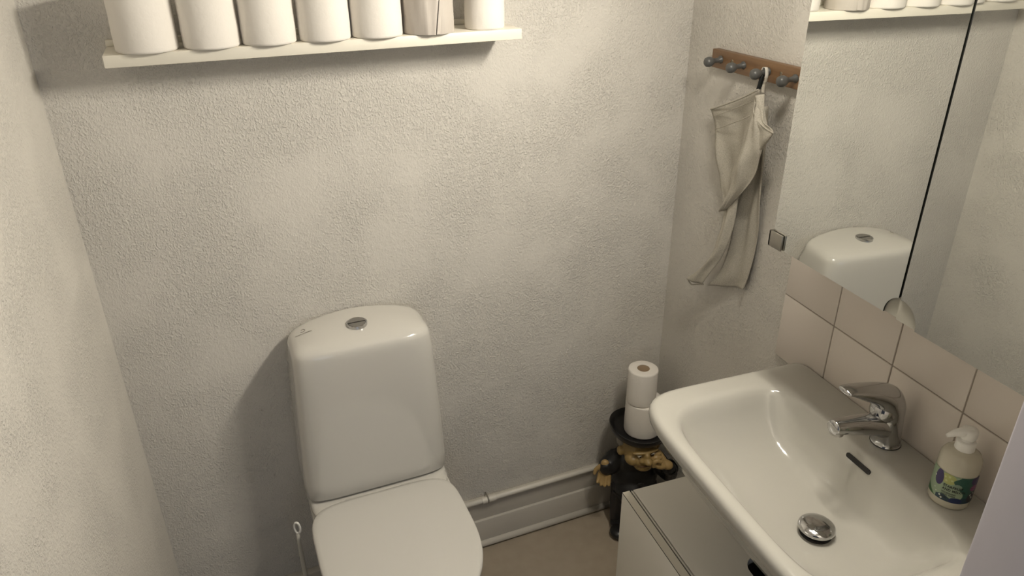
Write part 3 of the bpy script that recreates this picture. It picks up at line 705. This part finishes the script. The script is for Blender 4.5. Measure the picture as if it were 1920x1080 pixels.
# printed label: fine curved patch carrying a colour attribute of the print
def lab_col(u, v):
    """u along the arc 0..1 (left to right as seen), v 0..1 up"""
    c = (0.24, 0.31, 0.20)
    if u < .62: c = (0.25, 0.33, 0.22)
    if ((u - .40) / .13) ** 2 + ((v - .82) / .19) ** 2 < 1: c = (0.36, 0.38, 0.13)
    if u > .54 + 0.05 * math.sin(v * 14): c = (0.018, 0.075, 0.055)
    if ((u - .57) / .07) ** 2 + ((v - .62) / .10) ** 2 < 1: c = (0.20, 0.27, 0.20)
    if ((u - .53) / .16) ** 2 + ((v - .30) / .24) ** 2 < 1: c = (0.27, 0.34, 0.23)
    if ((u - .24) / (.085 - .03 * (v - .7))) ** 2 + ((v - .74) / .29) ** 2 < 1: c = (0.035, 0.022, 0.095)
    if v < .30 - 1.2 * (u - .0) and u < .3: c = (0.02, 0.085, 0.02)
    if v < .17 + 0.05 * math.sin(u * 18 + 1) and u > .26: c = (0.012, 0.035, 0.055)
    if ((u - .60) / .11) ** 2 + ((v - .09) / .12) ** 2 < 1: c = (0.010, 0.020, 0.075)
    if ((u - .90) / .12) ** 2 + ((v - .88) / .20) ** 2 < 1: c = (0.028, 0.018, 0.075)
    if ((u - .89) / .10) ** 2 + ((v - .58) / .12) ** 2 < 1: c = (0.20, 0.055, 0.14) if math.sin((u * .7 + v) * 95) > -.2 else (0.10, 0.02, 0.07)
    if ((u - .90) / .12) ** 2 + ((v - .22) / .22) ** 2 < 1: c = (0.012, 0.012, 0.02)
    for (a, b_, r) in ((.155, .70, .016), (.25, .20, .013), (.33, .14, .018), (.365, .07, .018), (.84, .32, .018), (.87, .24, .014), (.905, .37, .015), (.90, .18, .018), (.34, .86, .02), (.41, .90, .022), (.46, .80, .02), (.37, .74, .022), (.21, .30, .012)):
        if (u - a) ** 2 + ((v - b_) * .62) ** 2 < r * r: c = (0.55, 0.58, 0.50) if not (.3 < a < .5 and b_ > .7) else (0.46, 0.50, 0.24)
    return c
A0, A1, Z0, Z1 = math.radians(136), math.radians(300), 0.0165, 0.0725
NU, NV_ = 190, 84
bm = bmesh.new(); RL = RBt + 0.0009
cl_ = bm.verts.layers.float_color.new('print')
grid = []
for j in range(NV_ + 1):
    row_ = []
    for i in range(NU + 1):
        u_, v_ = i / NU, j / NV_; a = A0 + (A1 - A0) * u_
        vt = bm.verts.new((RL * math.cos(a), RL * math.sin(a), Z0 + (Z1 - Z0) * v_)); vt[cl_] = (*lab_col(u_, v_), 1); row_.append(vt)
    grid.append(row_)
for j in range(NV_):
    for i in range(NU): bm.faces.new((grid[j][i], grid[j][i + 1], grid[j + 1][i + 1], grid[j + 1][i]))
lm, nt, pb = nodes_of('label_print'); pb.inputs['Roughness'].default_value = 0.45
at = nt.nodes.new('ShaderNodeAttribute'); at.attribute_name = 'print'; nt.links.new(at.outputs['Color'], pb.inputs['Base Color'])
lab = obj('label', bm, lm, so); lab['label'] = 'printed label with green, purple and dark blue blobs'
def label_text(body, size, u0, z, bold=0.0):
    cu = bpy.data.curves.new('t', 'FONT'); cu.body = body; cu.size = size; cu.offset = bold; cu.space_character = 1.08
    tmp = bpy.data.objects.new('tmp', cu); COL.objects.link(tmp)
    dg = bpy.context.evaluated_depsgraph_get(); dg.update(); me = bpy.data.meshes.new_from_object(tmp.evaluated_get(dg)); bpy.data.objects.remove(tmp)
    for v in me.vertices:
        a = A0 + (A1 - A0) * u0 + v.co.x / RL; r = RL + 0.0004
        v.co = Vector((r * math.cos(a), r * math.sin(a), z + v.co.y))
    return link('printed_text', me, 'ink', lab, False)
KR, KH = 0.80, 0.93
label_text('STARFRUIT', 0.0068, .345, 0.0460, 0.00022)
label_text('AND MELON', 0.0068, .345, 0.0390, 0.00022)
label_text('NOURISHING', 0.0040, .345, 0.0330, 0.00012)
label_text('HAND WASH', 0.0040, .345, 0.0288, 0.00012)
label_text('300 ML', 0.0036, .345, 0.0228, 0.0001)
def all_under(o):
    return [c for ch in o.children for c in [ch] + all_under(ch)]
done = set()
for o in all_under(so):
    if o.data.name in done: continue
    done.add(o.data.name)
    for v in o.data.vertices: v.co = Vector((v.co.x * KR, v.co.y * KR, v.co.z * KH))

# ================================================================== MIRROR CABINET
XM = 0.874; YJ = 0.744; ZC0, ZC1 = 1.163, 1.790
mc = thing('mirror_cabinet', 'wall cabinet with two frameless mirror doors above the washbasin', 'mirror cabinet', (XM, YJ, ZC0))
def mb_(name, lo, hi, m='cabinet', bev=0.0006, par=None):
    o_ = Vector((XM, YJ, ZC0)); return boxo(name, Vector(lo) - o_, Vector(hi) - o_, m, par or mc, bev, 1)
ya, yb = YJ - 0.299, YJ + 0.2985; xb0 = XM + 0.022
mb_('side_panel', (xb0, yb - 0.016, ZC0), (XR - .0005, yb, ZC1)); mb_('side_panel', (xb0, ya, ZC0), (XR - .0005, ya + 0.016, ZC1))
mb_('bottom_panel', (xb0, ya + .016, ZC0), (XR - .0005, yb - .016, ZC0 + 0.016)); mb_('top_panel', (xb0, ya + .016, ZC1 - .016), (XR - .0005, yb - .016, ZC1))
mb_('back_panel', (XR - .009, ya + .016, ZC0 + .016), (XR - .0005, yb - .016, ZC1 - .016), 'dark')  # back coloured dark for the unlit interior
NR, NCY, NCZ = 0.033, 0.737, 1.1655     # round finger notch at the foot of the joint
def door(y0_, y1_, side, yaw):
    """side=+1 far door (left in view). hinge at its outer edge."""
    hy = y1_ if side > 0 else y0_
    d_ = empty('door', (0, hy - YJ, 0), 0); d_.parent = mc; d_.rotation_euler = (0, 0, yaw)
    org = Vector((XM, hy, ZC0))
    in_ = 0.0 if side > 0 else 0.0
    bk = boxo('door_board', Vector((XM + 0.0035, y0_ - (0.0032 if side > 0 else 0), ZC0)) - org, Vector((XM + 0.0205, y1_ + (0.0032 if side < 0 else 0), ZC1)) - org, 'tile', d_, 0.0003, 1)
    bk.data.materials.clear(); bk.data.materials.append(M['board'])
    # pane outline in (y, z) with the notch
    pts = []
    if side > 0:
        yj = y0_
        za = NCZ + math.sqrt(max(0, NR ** 2 - (yj - NCY) ** 2)); yb_ = NCY + math.sqrt(NR ** 2 - (ZC0 - NCZ) ** 2)
        a0 = math.atan2(za - NCZ, yj - NCY); a1 = math.atan2(ZC0 - NCZ, yb_ - NCY)
        pts = [(NCY + NR * math.cos(a0 + (a1 - a0) * k / 20), NCZ + NR * math.sin(a0 + (a1 - a0) * k / 20)) for k in range(21)]
        pts += [(y1_, ZC0), (y1_, ZC1), (y0_, ZC1)]
    else:
        yj = y1_
        za = NCZ + math.sqrt(max(0, NR ** 2 - (yj - NCY) ** 2)); yb_ = NCY - math.sqrt(NR ** 2 - (ZC0 - NCZ) ** 2)
        a0 = math.atan2(za - NCZ, yj - NCY); a1 = PI + math.asin((NCZ - ZC0) / NR)
        pts = [(NCY + NR * math.cos(a0 + (a1 - a0) * k / 20), NCZ + NR * math.sin(a0 + (a1 - a0) * k / 20)) for k in range(21)]
        pts += [(y0_, ZC0), (y0_, ZC1), (y1_, ZC1)]
    bm = bmesh.new()
    a = [bm.verts.new(Vector((XM, y, z)) - org) for y, z in pts]; b_ = [bm.verts.new(Vector((XM + 0.0028, y, z)) - org) for y, z in pts]
    f0 = bm.faces.new(a); bm.faces.new(b_[::-1]); n = len(pts)
    for i in range(n): f = bm.faces.new((a[i], b_[i], b_[(i + 1) % n], a[(i + 1) % n])); f.material_index = 1
    o = obj('mirror_pane', bm, 'mirror', d_, smooth=False); o.data.materials.append(M['glass_edge'])
    return d_
dA = door(YJ + 0.0042, YJ + 0.301, 1, 0.0)
dB = door(YJ - 0.301, YJ - 0.0042, -1, math.radians(0.95))
bm = bmesh.new(); o_ = Vector((XM, YJ + 0.301, ZC0))
box(bm, Vector((XM + 0.0029, YJ + 0.0012, NCZ + NR - 0.001)) - o_, Vector((XM + 0.0035, YJ + 0.0075, ZC1)) - o_); obj('joint_shade', bm, 'dark', dA, smooth=False)  # dark strip painted in for the unlit gap between the doors
bm = bmesh.new(); o_ = Vector((XM, YJ - 0.301, ZC0))
box(bm, Vector((XM + 0.0029, YJ - 0.0075, NCZ + NR - 0.001)) - o_, Vector((XM + 0.0035, YJ - 0.0012, ZC1)) - o_); obj('joint_shade', bm, 'dark', dB, smooth=False)  # same painted gap shade on the near door
# steel clip at the lower far corner
bm = bmesh.new(); o_ = Vector((XM, YJ + 0.301, ZC0))
box(bm, Vector((XM - 0.0055, YJ + 0.271, ZC0 - 0.0015)) - o_, Vector((XM - 0.0015, YJ + 0.307, ZC0 + 0.0285)) - o_, 0.0008)
box(bm, Vector((XM - 0.0055, YJ + 0.3025, ZC0 - 0.0015)) - o_, Vector((XM + 0.016, YJ + 0.307, ZC0 + 0.0285)) - o_, 0.0008)
obj('mirror_clip', bm, 'clip_metal', dA, auto=40); dA.children[-1]['label'] = 'small steel clip holding the mirror corner'

# lamp on the cabinet (above the frame): a slim LED bar held out on two arms
la = thing('cabinet_lamp', 'slim LED bar lamp held on two arms above the mirror cabinet', 'lamp', (XM + 0.06, LAMP_POS.y, ZC1))
o_ = Vector((XM + 0.06, LAMP_POS.y, ZC1)); lp_ = LAMP_POS - o_
aim = Vector((-0.87, 0.10, -0.48)).normalized(); rot = aim.to_track_quat('-Z', 'Y').to_matrix().to_4x4()
rot = Matrix.Rotation(math.atan2(aim.x, -aim.z) * -1, 4, 'Y')
for s_ in (-1, 1):
    bm = bmesh.new(); tube(bm, [(0.02, s_ * 0.1, 0.006), (0.0, s_ * 0.1, 0.03), (-0.06, s_ * 0.1, 0.05), (lp_.x + 0.01, s_ * 0.1, lp_.z + 0.026)], 0.005, 12)
    lathe(bm, [(0, 0), (0.014, 0), (0.014, 0.006), (0, 0.006)], 20, (0.02, s_ * 0.1, 0)); obj('arm', bm, 'chrome', la, auto=40)
bm = bmesh.new(); box(bm, (-0.024, -0.16, 0.004), (0.024, 0.16, 0.020), 0.003)
for v in bm.verts: v.co = rot @ v.co + lp_
obj('housing', bm, 'clip_metal', la, auto=40)
bm = bmesh.new(); box(bm, (-0.020, -0.155, 0.0015), (0.020, 0.155, 0.0045), 0.0008)
for v in bm.verts: v.co = rot @ v.co + lp_
obj('diffuser', bm, 'bulb', la, auto=40)
ld = bpy.data.lights.new('lamp_light', 'AREA'); ld.shape = 'RECTANGLE'; ld.size = 0.045; ld.size_y = 0.30; ld.energy = LAMP_W; ld.color = (1.0, 0.925, 0.80)
lo_ = bpy.data.objects.new('lamp_light', ld); COL.objects.link(lo_); lo_.matrix_basis = Matrix.Translation(lp_) @ rot; lo_.parent = la
for s_ in (-0.12, 0.12):      # added point lights, giving the bar all-round spill onto the right wall
    gd = bpy.data.lights.new('lamp_glow', 'POINT'); gd.energy = GLOW_W / 2; gd.color = (1.0, 0.925, 0.80); gd.shadow_soft_size = 0.045
    go = bpy.data.objects.new('lamp_glow', gd); COL.objects.link(go); go.location = lp_ + rot @ Vector((0, s_, -0.034)); go.parent = la

# ================================================================== HOOK RAIL
hk = thing('hook_rail', 'brown wooden rail with four grey knobs on the right wall', 'hook rail', (XR, 1.367, 1.416))
hk.rotation_euler = (math.radians(-1.2), 0, 0)
boxo('board', (-0.0175, -0.168, -0.0205), (0.0, 0.168, 0.0205), 'wood', hk, 0.002, 2)
for y in (1.497, 1.410, 1.324, 1.237):
    bm = bmesh.new(); lathe(bm, [(0, 0), (0.0085, 0), (0.0085, 0.003), (0.0055, 0.006), (0.005, 0.018), (0.0075, 0.022), (0.0105, 0.027), (0.0115, 0.033), (0.0100, 0.039), (0.006, 0.0425), (0, 0.0435)], 32, (-0.0175, y - 1.367, 0.001), Matrix.Rotation(-PI / 2 - 0.10, 4, 'Y'))
    obj('knob', bm, 'knob', hk, auto=60)
for y in (1.454, 1.283):
    bm = bmesh.new(); lathe(bm, [(0, 0.0006), (0.0018, 0.0002), (0.0036, 0.0012), (0.0040, 0.0003), (0.004, -0.001)], 20, (-0.0175, y - 1.367, 0.003), Matrix.Rotation(-PI / 2, 4, 'Y')); obj('screw', bm, 'screw', hk)

# ================================================================== TOWEL
FPX = 1399.92
def ray(px, py):
    c = ((px - 960) / FPX, (py - 540) / FPX, 1.0)
    return Vector([sum(RR[k][i] * c[k] for k in range(3)) for i in range(3)])
def on_x(px, py, X):
    r = ray(px, py); s = X / r.x; return Vector((X, r.y * s, CAMZ + r.z * s))
tw_org = on_x(1432, 160, 1.0)
tw = thing('hand_towel', 'crumpled grey-beige linen hand towel hanging by its loop from the third knob', 'towel', tw_org)
def cloth(name, left, right, bulge, mname, nu=18, nv=46, th=0.0016, wr=0.0016, seed=0):
    """sheet between two edge polylines (world points); bulge pushes the middle off the wall"""
    L = spline([tuple(p) for p in left], nv); Rr = spline([tuple(p) for p in right], nv)
    rnd = random.Random(seed); ph = [rnd.uniform(0, 6) for _ in range(4)]
    bm = bmesh.new(); G = []
    for j in range(nv):
        g = []
        for i in range(nu):
            u_ = i / (nu - 1); v_ = j / (nv - 1)
            p = L[j] * (1 - u_) + Rr[j] * u_
            off = bulge * math.sin(PI * u_) + wr * (math.sin(u_ * 7 + v_ * 5 + ph[0]) + .7 * math.sin(u_ * 13 - v_ * 9 + ph[1]) + .5 * math.sin(v_ * 17 + u_ * 3 + ph[2]))* min(1, 8 * v_ + .1)
            g.append(bm.verts.new(Vector((p[0] - off, p[1], p[2])) - tw_org))
        G.append(g)
    for j in range(nv - 1):
        for i in range(nu - 1): bm.faces.new((G[j][i], G[j][i + 1], G[j + 1][i + 1], G[j + 1][i]))
    o = obj(name, bm, mname, tw)
    s = o.modifiers.new('thickness', 'SOLIDIFY'); s.thickness = th; s.offset = 0
    return o
def E(*pts): return [on_x(x, y, X) for x, y, X in pts]
# rear right panel (darkest), reaching the lower hem
cloth('rear_fold', E((1426, 200, 1.012), (1415, 262, 1.012), (1396, 345, 1.014), (1380, 400, 1.016), (1366, 455, 1.016), (1345, 512, 1.014), (1326, 535, 1.010)),
      E((1436, 200, 1.014), (1431, 282, 1.022), (1428, 356, 1.026), (1422, 419, 1.028), (1411, 480, 1.028), (1402, 515, 1.026), (1393, 543, 1.026)), -0.012, 'linen', 22, 50, wr=0.0028, seed=1)
# rear left panel with the double hem
cloth('rear_panel', E((1333, 205, 1.016), (1341, 240, 1.018), (1347, 303, 1.020), (1350, 345, 1.022), (1354, 388, 1.018)),
      E((1424, 168, 1.004), (1412, 235, 1.006), (1394, 290, 1.010), (1376, 345, 1.012), (1360, 394, 1.014)), -0.010, 'linen', 22, 40, wr=0.0032, seed=2)
# strip running down to the lower left corner
cloth('side_fold', E((1362, 372, 1.004), (1354, 425, 1.000), (1341, 460, 0.998), (1325, 491, 0.996), (1307, 508, 0.996), (1289, 522, 0.996)),
      E((1387, 355, 1.004), (1384, 385, 1.002), (1372, 432, 1.000), (1358, 470, 0.999), (1341, 500, 0.998), (1318, 533, 0.998)), 0.008, 'linen', 14, 44, wr=0.002, seed=3)
# bright front fold, from the loop to its pointed lower tip
cloth('front_fold', E((1419, 180, 0.992), (1412, 214, 0.990), (1393, 257, 0.988), (1379, 310, 0.988), (1368, 355, 0.990), (1358, 395, 0.996)),
      E((1434, 176, 0.994), (1436, 222, 0.990), (1434, 262, 0.984), (1424, 296, 0.984), (1407, 342, 0.988), (1362, 394, 0.997)), 0.012, 'linen', 24, 46, wr=0.0036, seed=4)
# turned-out corner of the front fold
cloth('front_corner', E((1422, 186, 0.986), (1414, 215, 0.984), (1404, 250, 0.984), (1420, 285, 0.985)),
      E((1429, 186, 0.987), (1432, 226, 0.980), (1450, 249, 0.976), (1426, 283, 0.984)), 0.004, 'linen', 16, 30, seed=5)
# sewn hems
def hem(name, pts, r=0.0016):
    bm = bmesh.new(); tube(bm, [Vector(p) - tw_org for p in spline([tuple(q) for q in E(*pts)], 24)], r, 8); return obj(name, bm, 'linen', tw)
hem('hem', [(1333, 205, 1.013), (1362, 195, 1.007), (1392, 183, 1.002), (1422, 168, 0.998)], 0.0019)
hem('hem', [(1343, 242, 1.014), (1370, 232, 1.006), (1396, 222, 1.000), (1406, 217, 0.999)], 0.0011)
hem('hem', [(1339, 218, 1.014), (1366, 208, 1.006), (1396, 196, 1.000), (1416, 187, 0.998)], 0.0008)
hem('hem', [(1416, 192, 0.980), (1413, 208, 0.979), (1419, 224, 0.977), (1432, 238, 0.975), (1450, 250, 0.974)], 0.0014)
hem('hem', [(1289, 522, 0.995), (1296, 533, 0.996), (1308, 533, 0.997), (1319, 533, 0.998)], 0.0018)
# loop strap over the knob neck
kx = XR - 0.0175 - 0.010
pk = Vector((kx, 1.324, 1.4185))
def strap(name, pts, wd, mname, par):
    bm = bmesh.new(); G = []
    for p in spline(pts, 22):
        G.append([bm.verts.new(Vector(p) - tw_org + Vector((s * wd * .9, -s * wd * 0.35, 0))) for s in (-.5, .5)])
    for a, b_ in zip(G, G[1:]): bm.faces.new((a[0], a[1], b_[1], b_[0]))
    o = obj(name, bm, mname, par); s = o.modifiers.new('thickness', 'SOLIDIFY'); s.thickness = 0.0012; return o
tp = on_x(1429, 172, 0.996)
strap('loop_tail', [tuple(on_x(1430, 174, 0.998)), (kx - .002, 1.3180, 1.390), (kx, 1.3165, 1.400), (kx, 1.3158, 1.408)], 0.006, 'linen', tw)
strap('hanging_loop', [(kx, 1.3160, 1.406), (kx, 1.3150, 1.414), (kx, 1.3190, 1.4260), (kx, 1.3260, 1.427), (kx, 1.331, 1.421)], 0.007, 'strap', tw)
strap('dark_tab', [(kx - .006, 1.3215, 1.4125), (kx - .008, 1.3205, 1.402), (kx - .009, 1.3215, 1.392), (kx - .010, 1.3225, 1.384)], 0.010, 'ink', tw)
